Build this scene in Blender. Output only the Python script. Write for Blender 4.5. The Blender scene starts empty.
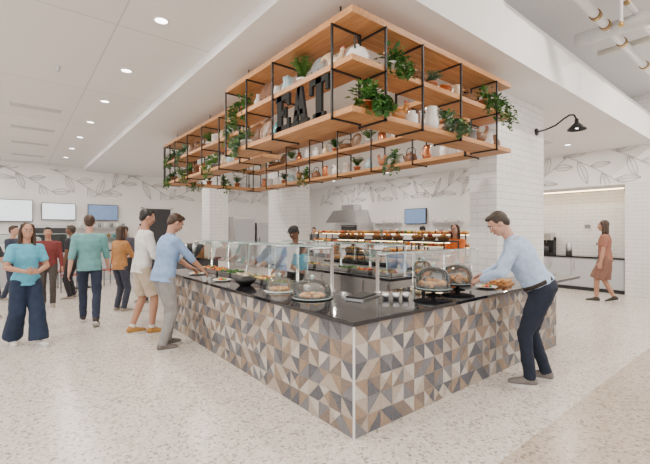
import bpy, math, random
from mathutils import Vector, Matrix, Quaternion
V=Vector
rng=random.Random(7)
PI=math.pi
# ---------------------------------------------------------------- materials
def _new(name):
    m=bpy.data.materials.new(name); m.use_nodes=True
    return m,m.node_tree,m.node_tree.nodes,m.node_tree.links
_cache={}
def mat(name,col,rough=.5,metal=0,var=.06,scale=8,bump=0,emit=0,stretch=None):
    if name in _cache: return _cache[name]
    m,nt,n,l=_new(name); p=n['Principled BSDF']
    tc=n.new('ShaderNodeTexCoord'); mp=n.new('ShaderNodeMapping'); l.new(tc.outputs['Object'],mp.inputs[0])
    if stretch: mp.inputs['Scale'].default_value=stretch
    nz=n.new('ShaderNodeTexNoise'); nz.inputs['Scale'].default_value=scale; nz.inputs['Detail'].default_value=4
    l.new(mp.outputs[0],nz.inputs['Vector'])
    cr=n.new('ShaderNodeValToRGB'); cr.color_ramp.elements[0].position=.3; cr.color_ramp.elements[1].position=.7
    cr.color_ramp.elements[0].color=[max(0,c*(1-var)) for c in col]+[1]
    cr.color_ramp.elements[1].color=[min(1,c*(1+var)) for c in col]+[1]
    l.new(nz.outputs['Fac'],cr.inputs[0]); l.new(cr.outputs[0],p.inputs['Base Color'])
    p.inputs['Roughness'].default_value=rough; p.inputs['Metallic'].default_value=metal
    if bump:
        b=n.new('ShaderNodeBump'); b.inputs['Strength'].default_value=bump; b.inputs['Distance'].default_value=.01
        l.new(nz.outputs['Fac'],b.inputs['Height']); l.new(b.outputs[0],p.inputs['Normal'])
    if emit:
        l.new(cr.outputs[0],p.inputs['Emission Color']); p.inputs['Emission Strength'].default_value=emit
    _cache[name]=m; return m
def glass_mat(name,tint=(.93,.97,.96),refl=1.0,brighten=.0):
    m,nt,n,l=_new(name); n.remove(n['Principled BSDF'])
    t=n.new('ShaderNodeBsdfTransparent'); t.inputs[0].default_value=(*tint,1)
    g=n.new('ShaderNodeBsdfGlossy'); g.inputs['Roughness'].default_value=.03
    d=n.new('ShaderNodeBsdfDiffuse'); d.inputs[0].default_value=(.8,.85,.85,1)  # pale diffuse share put into the glass so it looks brighter
    m0=n.new('ShaderNodeMixShader'); m0.inputs[0].default_value=brighten; l.new(t.outputs[0],m0.inputs[1]); l.new(d.outputs[0],m0.inputs[2])
    lw=n.new('ShaderNodeFresnel'); lw.inputs[0].default_value=1.5
    ma=n.new('ShaderNodeMath'); ma.operation='MULTIPLY_ADD'; ma.inputs[1].default_value=refl; ma.inputs[2].default_value=.01
    l.new(lw.outputs[0],ma.inputs[0])
    mx=n.new('ShaderNodeMixShader'); l.new(ma.outputs[0],mx.inputs[0]); l.new(m0.outputs[0],mx.inputs[1]); l.new(g.outputs[0],mx.inputs[2])
    l.new(mx.outputs[0],n['Material Output'].inputs[0]); return m
def brick_mat(name,col,mortar,bw,rh,ms=.006,rough=.25,off=.5,horizontal=False,bump=.3):
    m,nt,n,l=_new(name); p=n['Principled BSDF']
    g=n.new('ShaderNodeNewGeometry'); s=n.new('ShaderNodeSeparateXYZ'); l.new(g.outputs['Position'],s.inputs[0])
    c=n.new('ShaderNodeCombineXYZ')
    if horizontal:
        l.new(s.outputs[0],c.inputs[1]); l.new(s.outputs[1],c.inputs[0])
    else:
        a=n.new('ShaderNodeMath'); l.new(s.outputs[0],a.inputs[0]); l.new(s.outputs[1],a.inputs[1])
        l.new(a.outputs[0],c.inputs[0]); l.new(s.outputs[2],c.inputs[1])
    b=n.new('ShaderNodeTexBrick'); b.offset=off; l.new(c.outputs[0],b.inputs['Vector'])
    b.inputs['Scale'].default_value=1; b.inputs['Brick Width'].default_value=bw; b.inputs['Row Height'].default_value=rh
    b.inputs['Mortar Size'].default_value=ms; b.inputs['Mortar Smooth'].default_value=.1
    b.inputs['Color1'].default_value=(*col,1); b.inputs['Color2'].default_value=(*[x*.96 for x in col],1); b.inputs['Mortar'].default_value=(*mortar,1)
    l.new(b.outputs[0],p.inputs['Base Color']); p.inputs['Roughness'].default_value=rough
    if bump:
        bp=n.new('ShaderNodeBump'); bp.inputs['Strength'].default_value=bump; bp.inputs['Distance'].default_value=.004; bp.invert=True
        l.new(b.outputs['Fac'],bp.inputs['Height']); l.new(bp.outputs[0],p.inputs['Normal'])
    return m
def terrazzo():
    m,nt,n,l=_new('terrazzo'); p=n['Principled BSDF']
    g=n.new('ShaderNodeNewGeometry')
    def layer(scale,ramp):
        v=n.new('ShaderNodeTexVoronoi'); v.inputs['Scale'].default_value=scale; l.new(g.outputs['Position'],v.inputs['Vector'])
        s=n.new('ShaderNodeSeparateColor'); l.new(v.outputs['Color'],s.inputs[0])
        r=n.new('ShaderNodeValToRGB'); r.color_ramp.interpolation='CONSTANT'
        e=r.color_ramp.elements; e[0].position=0; e[0].color=(*ramp[0][1],1); e[1].position=ramp[1][0]; e[1].color=(*ramp[1][1],1)
        for q,cc in ramp[2:]:
            x=e.new(q); x.color=(*cc,1)
        l.new(s.outputs[0],r.inputs[0]); return v,r
    v1,r1=layer(48,[(0,(.62,.56,.50)),(.35,(.69,.63,.575)),(.64,(.40,.335,.285)),(.76,(.78,.73,.68)),(.91,(.16,.135,.12))])
    v2,r2=layer(105,[(0,(.69,.63,.575)),(.5,(.62,.565,.515)),(.80,(.78,.73,.68)),(.92,(.24,.21,.19))])
    mx=n.new('ShaderNodeMix'); mx.data_type='RGBA'; mx.inputs[0].default_value=.42
    l.new(r1.outputs[0],mx.inputs[6]); l.new(r2.outputs[0],mx.inputs[7])
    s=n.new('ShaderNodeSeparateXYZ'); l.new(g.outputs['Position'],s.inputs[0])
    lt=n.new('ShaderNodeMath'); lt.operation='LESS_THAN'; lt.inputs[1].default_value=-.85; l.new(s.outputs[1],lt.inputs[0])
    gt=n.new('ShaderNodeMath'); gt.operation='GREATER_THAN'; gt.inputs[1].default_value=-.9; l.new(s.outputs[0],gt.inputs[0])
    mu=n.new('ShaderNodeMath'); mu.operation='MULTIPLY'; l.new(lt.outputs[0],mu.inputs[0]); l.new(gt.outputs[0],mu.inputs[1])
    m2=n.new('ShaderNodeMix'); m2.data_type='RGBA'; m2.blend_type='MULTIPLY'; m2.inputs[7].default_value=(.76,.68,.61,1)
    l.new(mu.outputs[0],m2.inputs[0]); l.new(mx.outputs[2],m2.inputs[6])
    l.new(m2.outputs[2],p.inputs['Base Color']); p.inputs['Roughness'].default_value=.25
    return m
def wood(name,stretch,c1=(.54,.26,.095),c2=(.36,.15,.045)):
    m,nt,n,l=_new(name); p=n['Principled BSDF']
    tc=n.new('ShaderNodeTexCoord'); mp=n.new('ShaderNodeMapping'); mp.inputs['Scale'].default_value=stretch
    l.new(tc.outputs['Object'],mp.inputs[0]); nz=n.new('ShaderNodeTexNoise'); nz.inputs['Scale'].default_value=3; nz.inputs['Detail'].default_value=6
    nz.inputs['Distortion'].default_value=.6; l.new(mp.outputs[0],nz.inputs['Vector'])
    cr=n.new('ShaderNodeValToRGB'); cr.color_ramp.elements[0].position=.33; cr.color_ramp.elements[1].position=.62
    cr.color_ramp.elements[0].color=(*c2,1); cr.color_ramp.elements[1].color=(*c1,1)
    l.new(nz.outputs['Fac'],cr.inputs[0]); l.new(cr.outputs[0],p.inputs['Base Color']); p.inputs['Roughness'].default_value=.5
    return m
WHITE=mat('white_paint',(.85,.83,.81),.6,var=.01)
SOFF=mat('soffit_paint',(.86,.855,.855),.6,var=.01)
GREYC=mat('high_ceiling_paint',(.78,.78,.79),.7,var=.02)
BLACKM=mat('black_metal',(.008,.008,.009),.5,.0)
MATTE=mat('matte_black_letters',(.006,.006,.006),.9)
STEEL=mat('brushed_steel',(.60,.60,.61),.28,1,var=.05,stretch=(1,1,20))
GRAN=mat('black_polished_stone',(.012,.012,.015),.06,0,var=.6,scale=120)
GLASS=glass_mat('clear_glass',(.90,.95,.94),.5,.01); DOME=glass_mat('dome_glass',(.95,.97,.97),1.2,.06)
GEDGE=mat('glass_edge',(.45,.60,.58),.15)
SUB=brick_mat('white_subway_tile',(.84,.825,.81),(.54,.53,.52),.30,.10,.0038)
CEIL=brick_mat('ceiling_panels',(.84,.82,.80),(.60,.585,.575),2.4,1.2,.008,.8,0,True,0)
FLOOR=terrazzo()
WX=wood('oak_x',(1,14,14)); WY=wood('oak_y',(14,1,14)); WZ=wood('dark_walnut',(10,10,1),(.18,.08,.04),(.09,.04,.02))
LEAF=mat('leaf_green',(.03,.115,.018),.5,var=.5,scale=20); LEAF2=mat('leaf_light',(.09,.21,.04),.5,var=.4,scale=20); SAGE=mat('leaf_sage',(.11,.20,.12),.6,var=.3)
TERRA=mat('terracotta',(.40,.15,.07),.7,var=.15); CERW=mat('white_ceramic',(.76,.74,.70),.25); TEAL=mat('teal_glaze',(.06,.30,.32),.25,var=.15)
COPPER=mat('copper',(.60,.24,.12),.3,1); AMBER=mat('amber_glaze',(.42,.17,.04),.25,var=.2); WICK=mat('wicker',(.20,.10,.045),.8,var=.5,scale=60,bump=.6)
REDG=mat('red_glaze',(.28,.03,.02),.3); GREYG=mat('grey_glaze',(.22,.23,.24),.4); SOIL=mat('soil',(.05,.03,.02),.9)
CREAM=mat('cream_glaze',(.60,.46,.30),.35); MILK=mat('pale_blue',(.36,.52,.56),.3); BRASS=mat('brass_fitting',(.62,.40,.14),.3,1); STONEW=mat('brown_stoneware',(.22,.12,.065),.4,var=.25)
MURAL=mat('mural_grey',(.54,.53,.52),.7); CAB=mat('cabinet_grey',(.48,.49,.51),.4,var=.02); DARK=mat('dark_interior',(.04,.04,.045),.6)
SCREEN=mat('screen_glow',(.75,.82,.9),.3,emit=1.0); LAMP=mat('lamp_diffuser',(1,.97,.92),.4,emit=10)
WARM=mat('warm_led',(1,.72,.40),.4,emit=12)
# ---------------------------------------------------------------- mesh builder
def frame(t):
    t=t.normalized(); r=V((0,0,1)) if abs(t.z)<.9 else V((0,1,0))
    a=t.cross(r).normalized(); return a,a.cross(t).normalized()
class MB:
    def __init__(s): s.v=[];s.f=[];s.m=[];s.sm=[];s.mats=[]
    def mi(s,m):
        if m not in s.mats: s.mats.append(m)
        return s.mats.index(m)
    def add(s,vs,fs,m,smooth=False):
        o=len(s.v); s.v+=[tuple(x) for x in vs]; k=s.mi(m)
        for f in fs: s.f.append([i+o for i in f]); s.m.append(k); s.sm.append(smooth)
    def box(s,a,b,m):
        x0,y0,z0=a;x1,y1,z1=b
        vs=[(x0,y0,z0),(x1,y0,z0),(x1,y1,z0),(x0,y1,z0),(x0,y0,z1),(x1,y0,z1),(x1,y1,z1),(x0,y1,z1)]
        s.add(vs,[(0,3,2,1),(4,5,6,7),(0,1,5,4),(1,2,6,5),(2,3,7,6),(3,0,4,7)],m)
    def lathe(s,prof,m,c=(0,0,0),seg=20,sx=1,sy=1):
        vs=[];fs=[]
        for r,z in prof:
            for i in range(seg):
                a=2*PI*i/seg; vs.append((c[0]+max(r,.0004)*math.cos(a)*sx,c[1]+max(r,.0004)*math.sin(a)*sy,c[2]+z))
        for j in range(len(prof)-1):
            for i in range(seg):
                k=(i+1)%seg; fs.append((j*seg+i,j*seg+k,(j+1)*seg+k,(j+1)*seg+i))
        s.add(vs,fs,m,True)
    def tube(s,pts,r,m,seg=8,cap=True):
        pts=[V(p) for p in pts]; vs=[];fs=[]; n=len(pts); pa=None
        for i,p in enumerate(pts):
            t=(pts[min(i+1,n-1)]-pts[max(i-1,0)])
            a,b=frame(t)
            if pa is not None:
                a2=pa-t.normalized()*pa.dot(t.normalized())
                if a2.length>1e-4: a=a2.normalized(); b=a.cross(t.normalized())
            pa=a
            rr=r[i] if isinstance(r,(list,tuple)) else r
            for k in range(seg):
                q=2*PI*k/seg; vs.append(p+(a*math.cos(q)+b*math.sin(q))*rr)
        for i in range(n-1):
            for k in range(seg):
                k2=(k+1)%seg; fs.append((i*seg+k,i*seg+k2,(i+1)*seg+k2,(i+1)*seg+k))
        if cap: fs.append(tuple(range(seg))); fs.append(tuple((n-1)*seg+k for k in range(seg)))
        s.add(vs,fs,m,True)
    def ell(s,c,r,m,seg=10,rings=6,R=None):
        v,f=ellip(c,r,R,seg,rings); s.add(v,f,m,True)
    def prism(s,poly,axis,o,t,m):
        n=len(poly); vs=[V((o[0],o[1]-u,o[2]+w)) for u,w in poly]+[V((o[0]+t,o[1]-u,o[2]+w)) for u,w in poly]
        fs=[tuple(range(n)),tuple(range(2*n-1,n-1,-1))]+[(i,(i+1)%n,n+(i+1)%n,n+i) for i in range(n)]
        s.add(vs,fs,m)
    def leaf(s,p,d,size,m,up=V((0,0,1))):
        d=d.normalized(); a=d.cross(up)
        if a.length<.05: a=d.cross(V((1,0,0)))
        a.normalize(); nn=a.cross(d)
        p=V(p); w=size*.42
        vs=[p,p+d*size*.35+a*w+nn*size*.12,p+d*size+nn*(-size*.1),p+d*size*.35-a*w+nn*size*.12,p+d*size*.5]
        s.add(vs,[(0,1,4),(1,2,4),(2,3,4),(3,0,4)],m,False)
    def build(s,name,loc=(0,0,0),rz=0,scale=1,parent=None,bevel=0):
        me=bpy.data.meshes.new(name); me.from_pydata(s.v,[],s.f)
        for m in s.mats: me.materials.append(m)
        me.polygons.foreach_set('material_index',s.m); me.polygons.foreach_set('use_smooth',s.sm); me.update()
        o=bpy.data.objects.new(name,me); bpy.context.scene.collection.objects.link(o)
        o.location=loc; o.rotation_euler=(0,0,rz); o.scale=(scale,)*3 if not isinstance(scale,tuple) else scale
        if parent: o.parent=parent
        if bevel:
            b=o.modifiers.new('b','BEVEL'); b.width=bevel; b.segments=2; b.limit_method='ANGLE'
        return o
def ellip(c,r,R=None,seg=16,rings=10):
    c=V(c); vs=[];fs=[]
    for j in range(rings+1):
        t=PI*j/rings
        for i in range(seg):
            a=2*PI*i/seg
            p=V((r[0]*math.sin(t)*math.cos(a),r[1]*math.sin(t)*math.sin(a),r[2]*math.cos(t)))
            if R is not None: p=R@p
            vs.append(c+p)
    top=V((0,0,r[2]))
    if R is not None: top=R@top
    vs2=[c+top]+vs[seg:-seg]+[c-top]
    n=rings-1
    for i in range(seg): fs.append((0,1+i,1+(i+1)%seg))
    for j in range(n-1):
        for i in range(seg):
            k=(i+1)%seg; fs.append((1+j*seg+i,1+(j+1)*seg+i,1+(j+1)*seg+k,1+j*seg+k))
    e=len(vs2)-1
    for i in range(seg): fs.append((e,1+(n-1)*seg+(i+1)%seg,1+(n-1)*seg+i))
    return vs2,fs
def loft(rings,seg=20):
    vs=[];fs=[]
    for c,u,v,ru,rv in rings:
        for i in range(seg):
            a=2*PI*i/seg; vs.append(V(c)+u*(ru*math.cos(a))+v*(rv*math.sin(a)))
    n=len(rings)
    for j in range(n-1):
        for i in range(seg):
            k=(i+1)%seg; fs.append((j*seg+i,j*seg+k,(j+1)*seg+k,(j+1)*seg+i))
    fs.append(tuple(range(seg-1,-1,-1))); fs.append(tuple((n-1)*seg+i for i in range(seg)))
    return vs,fs
def caps(p0,p1,r0,r1,flat0=False,flat1=False,seg=14):
    p0=V(p0);p1=V(p1); t=(p1-p0); L=t.length; t=t/L; a,b=frame(t); R=[]
    if not flat0:
        for q in (85,60,35,15): q=math.radians(q); R.append((p0-t*r0*math.sin(q),a,b,r0*math.cos(q),r0*math.cos(q)))
    R.append((p0,a,b,r0,r0)); R.append(((p0+p1)/2,a,b,(r0+r1)/2,(r0+r1)/2)); R.append((p1,a,b,r1,r1))
    if not flat1:
        for q in (15,35,60,85): q=math.radians(q); R.append((p1+t*r1*math.sin(q),a,b,r1*math.cos(q),r1*math.cos(q)))
    return loft(R,seg)
# ---------------------------------------------------------------- room shell
ZC=3.82; ZS=3.70; ZH=4.9; MB0=2.78
def shell(name,a,b,m,**k):
    mb=MB(); mb.box(a,b,m); return mb.build(name,**k)
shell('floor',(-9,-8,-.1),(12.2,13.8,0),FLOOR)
shell('ceiling',(-9,-8,ZC),(-.2,13.6,ZC+.2),CEIL)
shell('ceiling_soffit',(-.2,0.0,ZS),(9.8,13.6,4.30),SOFF)
shell('ceiling_high',(-.2,-8,ZH),(9.8,13.6,ZH+.15),GREYC)
shell('wall_soffit_upper',(-.2,.5,4.30),(9.8,.7,ZH),GREYC)
shell('wall_bulkhead',(-.4,-8,ZC+.2),(-.2,0.5,ZH),WHITE)
shell('wall_back',(-9,13.6,0),(12.2,13.8,5),WHITE)
mb=MB()
mb.box((9.8,4.2,0),(10,13.6,ZS),WHITE); mb.box((9.8,-8,0),(10,.6,ZH),SUB); mb.box((9.8,.6,MB0),(10,4.2,ZS),WHITE); mb.box((9.8,.6,ZS),(10,13.6,ZH),WHITE)
mb.box((9.79,-8,MB0),(9.8,.6,ZS),WHITE)
mb.build('wall_right')
mb=MB(); mb.box((10.45,.5,0),(10.55,4.3,2.8),SUB); mb.box((10,.5,0),(10.45,.6,2.8),WHITE); mb.box((10,4.2,0),(10.45,4.3,2.8),WHITE); mb.box((10,.5,MB0-.07),(10.45,4.3,2.8),WHITE)
mb.build('wall_niche')
mb=MB(); mb.box((10.05,.7,MB0-.09),(10.12,4.1,MB0-.07),WARM); mb.build('niche_led_strip')
def fill_window_wall(name,along,fixed,a,b,z1):
    mb=MB(); n=int((b-a)/1.7)
    for i in range(n+1):
        q=a+(b-a)*i/n
        if along=='x': mb.box((q-.04,fixed-.05,0),(q+.04,fixed+.05,z1),BLACKM)
        else: mb.box((fixed-.05,q-.04,0),(fixed+.05,q+.04,z1),BLACKM)
    for z in (0,1.0,2.6,z1-.1):
        if along=='x': mb.box((a,fixed-.05,z),(b,fixed+.05,z+.08),BLACKM)
        else: mb.box((fixed-.05,a,z),(fixed+.05,b,z+.08),BLACKM)
    mb.build(name)
fill_window_wall('fill_window_1','x',-7.9,-9,9.8,3.8)  # unseen glazing, invented to let soft fill light in from behind the camera
fill_window_wall('fill_window_2','y',-8.9,-7.8,13.5,3.8)  # unseen left glazing, added for the same soft fill
shell('baseboard_back',(-9,13.57,0),(1.6,13.6,.12),GREYC)
shell('column',(3.43,.62,0),(5.05,1.05,ZS),SUB)
shell('column',(3.3,5.6,0),(3.72,6.9,ZS),SUB)
shell('column',(2.5,9.0,0),(3.1,9.6,ZS),SUB)
# ---------------------------------------------------------------- mural
def mural(name,tf,L,z0,z1,seed):
    r=random.Random(seed); mb=MB(); u=.1
    H=z1-z0
    def clip(pts):
        seg=[]
        for p in pts:
            if z0+.01<=p[1]<=z1-.01: seg.append(tf(*p))
            else:
                if len(seg)>1: mb.tube(seg,.009,MURAL,4)
                seg=[]
        if len(seg)>1: mb.tube(seg,.009,MURAL,4)
    def leafshape(u0,w0,ang,ln,wd):
        for sgn in (1,-1):
            clip([(u0+t*ln*math.cos(ang)-sgn*wd*math.sin(PI*t)**.8*math.sin(ang),w0+t*ln*math.sin(ang)+sgn*wd*math.sin(PI*t)**.8*math.cos(ang)) for t in [i/16 for i in range(17)]])
        clip([(u0+t*ln*math.cos(ang),w0+t*ln*math.sin(ang)) for t in [i/8 for i in range(9)]])
    while u<L-2.2:
        up=r.random()<.5; ln=r.uniform(1.5,2.2); wa=z0+H*(-.1 if up else 1.1); wb=z0+H*(1.1 if up else -.1)
        pts=[(u+ln*i/20,wa+(wb-wa)*(i/20)**1.4) for i in range(21)]
        clip(pts)
        for i in (5,8,11,14,17):
            p=pts[i]; base=math.atan2(pts[i+1][1]-p[1],pts[i+1][0]-p[0])
            leafshape(p[0],p[1],base+(.7 if i%2 else -.7),r.uniform(.45,.75),r.uniform(.06,.10))
        u+=ln*.62
    mb.build(name)
mural('wall_mural',lambda u,w:V((9.785,13.4-u,w)),16.5,MB0,ZS,3)
mural('wall_mural',lambda u,w:V((-8.8+u,13.585,w)),18.3,MB0,ZS,5)
# ---------------------------------------------------------------- counter
TC=[mat('tile_taupe',(.215,.165,.135),.5,var=.22,scale=6,stretch=(3,3,22)),mat('tile_beige',(.43,.355,.29),.5,var=.16,scale=6,stretch=(3,3,22)),
    mat('tile_slate',(.105,.108,.125),.5,var=.22,scale=6,stretch=(3,3,22)),mat('tile_tan',(.31,.22,.155),.5,var=.2,scale=6,stretch=(22,22,3)),
    mat('tile_pale',(.53,.48,.43),.5,var=.12,scale=6,stretch=(22,22,3)),mat('tile_grey',(.185,.182,.195),.5,var=.18,scale=6,stretch=(22,22,3))]
GROUT=mat('grout',(.46,.41,.37),.8)
def tilewall(mb,o,u,nrm,L,H,cell,seed):
    r=random.Random(seed); o=V(o);u=V(u);nrm=V(nrm); nc=math.ceil(L/cell); nr=round(H/cell)
    last=[0,0]
    for i in range(nc):
        for j in range(nr):
            x0=i*cell;x1=min(L,(i+1)*cell);y0=j*H/nr;y1=(j+1)*H/nr
            c=[(x0,y0),(x1,y0),(x1,y1),(x0,y1)]; m=((x0+x1)/2,(y0+y1)/2)
            k=r.random()
            if k<.42: T=[(0,1,2),(0,2,3)]
            elif k<.84: T=[(0,1,3),(1,2,3)]
            else: T=None
            if T: tris=[[c[a] for a in t] for t in T]
            else: tris=[[c[a],c[(a+1)%4],m] for a in range(4)]
            for t in tris:
                gx=sum(p[0] for p in t)/3; gy=sum(p[1] for p in t)/3
                ch=[q for q in range(6) if q not in last]; w=[[3,3,2.4,2.4,1.8,2.5][q] for q in ch]
                q=r.choices(ch,w)[0]; last=[last[1],q]
                vs=[o+u*(gx+(p[0]-gx)*.965)+V((0,0,gy+(p[1]-gy)*.965))+nrm*.003 for p in t]
                mb.add(vs,[(0,1,2)],TC[q])
H0=.885
mb=MB()
mb.box((0,0,0),(.85,4.9,H0),GROUT); mb.box((.85,0,0),(3.2,.85,H0),GROUT); mb.box((3.2,0,0),(3.9,.58,H0),GROUT)
mb.box((.851,.851,0),(.87,4.9,H0),STEEL); mb.box((.87,.851,0),(3.2,.87,H0),STEEL)
tilewall(mb,(0,0,.004),(0,1,0),(-1,0,0),4.9,H0-.01,.147,1)
tilewall(mb,(0,0,.004),(1,0,0),(0,-1,0),3.9,H0-.01,.147,2)
tilewall(mb,(0,4.9,.004),(1,0,0),(0,1,0),.85,H0-.01,.147,3)
tilewall(mb,(3.9,0,.004),(0,1,0),(1,0,0),.58,H0-.01,.147,4)
mb.box((-.008,-.008,0),(.006,.006,H0),mat('corner_trim',(.75,.75,.75),.4))
cnt=mb.build('tiled_serving_counter')
mb=MB()
out=[(-.03,-.03),(4.75,-.03),(4.75,.6),(3.2,.6),(3.2,.9),(.9,.9),(.9,4.93),(-.03,4.93)]
n=len(out); mb.add([(x,y,H0) for x,y in out]+[(x,y,H0+.035) for x,y in out],[tuple(range(n-1,-1,-1)),tuple(range(n,2*n))]+[(i,(i+1)%n,n+(i+1)%n,n+i) for i in range(n)],GRAN)
mb.build('black_stone_countertop',bevel=.004)
ZT=H0+.035
def sneeze(name,x0,y0,x1,y1,z,n,h=.52,d=.32,side=-1):
    mb=MB(); A=V((x0,y0,0));B=V((x1,y1,0)); t=(B-A).normalized(); w=V((-t.y,t.x,0))*side
    for i in range(n):
        p=A.lerp(B,i/(n-1)); mb.tube([p+V((0,0,z)),p+V((0,0,z+h))],.02,STEEL,12)
        mb.tube([p+V((0,0,z+h-.02)),p+w*d+V((0,0,z+h-.02))],.012,STEEL,8)
        mb.lathe([(.0,.012),(.04,.012),(.04,0)],STEEL,(p.x,p.y,z),14)
    def pane(a,b,c,e,th=.01):
        nn=(b-a).cross(c-a).normalized()*th
        mb.add([a,b,c,e,a+nn,b+nn,c+nn,e+nn],[(0,1,2,3),(7,6,5,4)],GLASS)
        mb.add([a,b,c,e,a+nn,b+nn,c+nn,e+nn],[(0,4,5,1),(1,5,6,2),(2,6,7,3),(3,7,4,0)],GEDGE)
    u=V((0,0,1))
    m=n-1
    for i in range(m):
        a=A.lerp(B,(i+.02)/m); b=A.lerp(B,(i+.98)/m)
        pane(a+u*(z+h),b+u*(z+h),b+w*d+u*(z+h),a+w*d+u*(z+h))
        pane(a+w*d+u*(z+h-.012),b+w*d+u*(z+h-.012),b+w*(d+.02)+u*(z+.22),a+w*(d+.02)+u*(z+.22))
    mb.tube([A+u*(z+h-.012),B+u*(z+h-.012)],.01,STEEL,6)
    return mb.build(name)
sneeze('sneeze_guard',.82,1.25,.82,4.75,ZT,6,side=1)
sneeze('sneeze_guard',1.15,.84,3.1,.84,ZT,4,h=.45,d=.12,side=-1)
FOOD={'greens':[LEAF,LEAF2],'bread':[mat('bread',(.50,.23,.07),.7,var=.3),mat('bread2',(.62,.34,.12),.7,var=.2)],
 'fruit':[mat('orange',(.80,.24,.02),.5),mat('yellow',(.80,.50,.05),.5),REDG],'mix':[mat('tomato',(.60,.06,.02),.4),LEAF2,mat('cheese',(.80,.55,.18),.5)],'pale':[CREAM,mat('rice',(.7,.65,.52),.7)]}
def pan(loc,kind,w=.3,l=.42,name='food_pan',n=34):
    mb=MB(); r=random.Random(int(loc[0]*97+loc[1]*31)); h=.06
    mb.box((-w/2,-l/2,0),(w/2,l/2,.006),STEEL)
    for a,b in (((-w/2,-l/2,0),(w/2,-l/2+.008,h)),((-w/2,l/2-.008,0),(w/2,l/2,h)),((-w/2,-l/2,0),(-w/2+.008,l/2,h)),((w/2-.008,-l/2,0),(w/2,l/2,h))): mb.box(a,b,STEEL)
    for i in range(n):
        x=r.uniform(-w/2+.04,w/2-.04); y=r.uniform(-l/2+.04,l/2-.04)
        R=Matrix.Rotation(r.uniform(0,PI),3,'Z')@Matrix.Rotation(r.uniform(-.5,.5),3,'X')
        mb.ell((x,y,.03+r.random()*.045),(r.uniform(.02,.035),r.uniform(.015,.028),r.uniform(.012,.022)),r.choice(FOOD[kind]),8,5,R)
    return mb.build(name,loc)
ks=['greens','mix','pale','greens','fruit','mix','bread','greens']
for i in range(6): pan((.60,2.0+.47*i,ZT+.001),ks[i])
# ---------------------------------------------------------------- cloches etc.
def dome(mb,r,h,z,c=(0,0)):
    prof=[(r,z),(r*1.0,z+h*.35),(r*.93,z+h*.62),(r*.75,z+h*.84),(r*.45,z+h*.96),(.014,z+h)]
    mb.lathe(prof,DOME,(c[0],c[1],0),32)
    mb.lathe([(.012,z+h-.002),(.01,z+h+.01),(.022,z+h+.022),(.022,z+h+.036),(.0,z+h+.046)],GEDGE,(c[0],c[1],0),14)
    mb.tube([(c[0]+r*math.cos(a*PI/16),c[1]+r*math.sin(a*PI/16),z+.004) for a in range(33)],.004,GEDGE,6,False)
def cakestand(loc,r=.17,hd=.17,foot=.08,kind='bread',name='pastry_stand_with_glass_dome',seed=1):
    mb=MB(); q=random.Random(seed)
    mb.lathe([(0,0),(.09,0),(.09,.008),(.025,.02),(.02,foot-.02),(.05,foot-.008),(r+.01,foot-.006),(r+.015,foot+.008),(r,foot+.01),(0,foot+.01)],BLACKM,seg=28)
    for i in range(22):
        a=q.uniform(0,2*PI); rr=q.uniform(.02,r-.055); R=Matrix.Rotation(q.uniform(0,PI),3,'Z')
        mb.ell((rr*math.cos(a),rr*math.sin(a),foot+.035+.08*q.random()*(1-rr/r)),(.045,.030,.026),q.choice(FOOD[kind]),10,6,R)
    dome(mb,r-.01,hd,foot+.01); return mb.build(name,loc)
cakestand((1.50,.34,ZT),.195,.23,.07,seed=2)
cakestand((2.06,.40,ZT),.185,.22,.07,seed=5)
cakestand((1.78,.68,ZT),.11,.19,.14,'fruit',seed=8)
for p,r,h,base in (((.36,1.02,ZT),.20,.19,BLACKM),((.34,1.62,ZT),.16,.16,CERW)):
    mb=MB(); mb.lathe([(0,0),(r+.01,0),(r+.02,.010),(r+.01,.012),(0,.008)],base,seg=28)
    for i in range(9):
        mb.ell((r*.5*math.cos(i*.9),r*.5*math.sin(i*.9),.032),(.04,.04,.022),FOOD['bread'][i%2],10,6)
    dome(mb,r,h,.01); mb.build('glass_cake_dome',p)
def bowl(loc,r,m,name='serving_bowl',fill=None):
    mb=MB(); mb.lathe([(0,0),(r*.45,0),(r*.8,r*.3),(r,r*.62),(r*.95,r*.62),(r*.75,r*.32),(r*.4,.02),(0,.02)],m,seg=22)
    if fill:
        for i in range(14):
            a=i*2.4; q=r*.6*math.sqrt(i/14); mb.ell((q*math.cos(a),q*math.sin(a),r*.5),(.03,.03,.025),FOOD[fill][i%len(FOOD[fill])],8,5)
    return mb.build(name,loc)
bowl((.25,2.3,ZT),.15,BLACKM); bowl((2.55,.62,ZT),.12,CERW,fill='mix')
for i,(x,y) in enumerate([(.98,.42),(1.07,.37),(.91,.50)]):
    mb=MB(); mb.lathe([(0,0),(.03,0),(.038,.07),(.036,.07),(.028,.005),(0,.005)],STEEL); mb.build('steel_cup',(x,y,ZT))
mb=MB(); mb.box((-.2,-.13,0),(.2,.13,.012),STEEL)
for i in range(8): mb.box((-.17+.045*i,-.09,.012),(-.14+.045*i,.09,.03),BLACKM)
mb.build('serving_tray',(.80,.74,ZT),.3)
mb=MB(); mb.box((-.18,-.13,0),(.18,.13,.02),WX)
for i in range(9): mb.ell((-.12+.12*(i%3),-.08+.08*(i//3),.045),(.045,.03,.025),FOOD['bread'][i%2],10,6)
mb.build('pastry_board',(2.9,.30,ZT),.2)
def plate(loc):
    mb=MB(); mb.lathe([(0,0),(.07,0),(.13,.02),(.125,.024),(.07,.008),(0,.008)],CERW,seg=24)
    for i in range(5): mb.ell((.04*math.cos(i*1.3),.04*math.sin(i*1.3),.025),(.03,.025,.018),FOOD['mix'][i%3],8,5)
    mb.build('dinner_plate',loc)
plate((2.45,.25,ZT)); plate((.2,2.9,ZT)); plate((.22,3.9,ZT))
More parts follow.
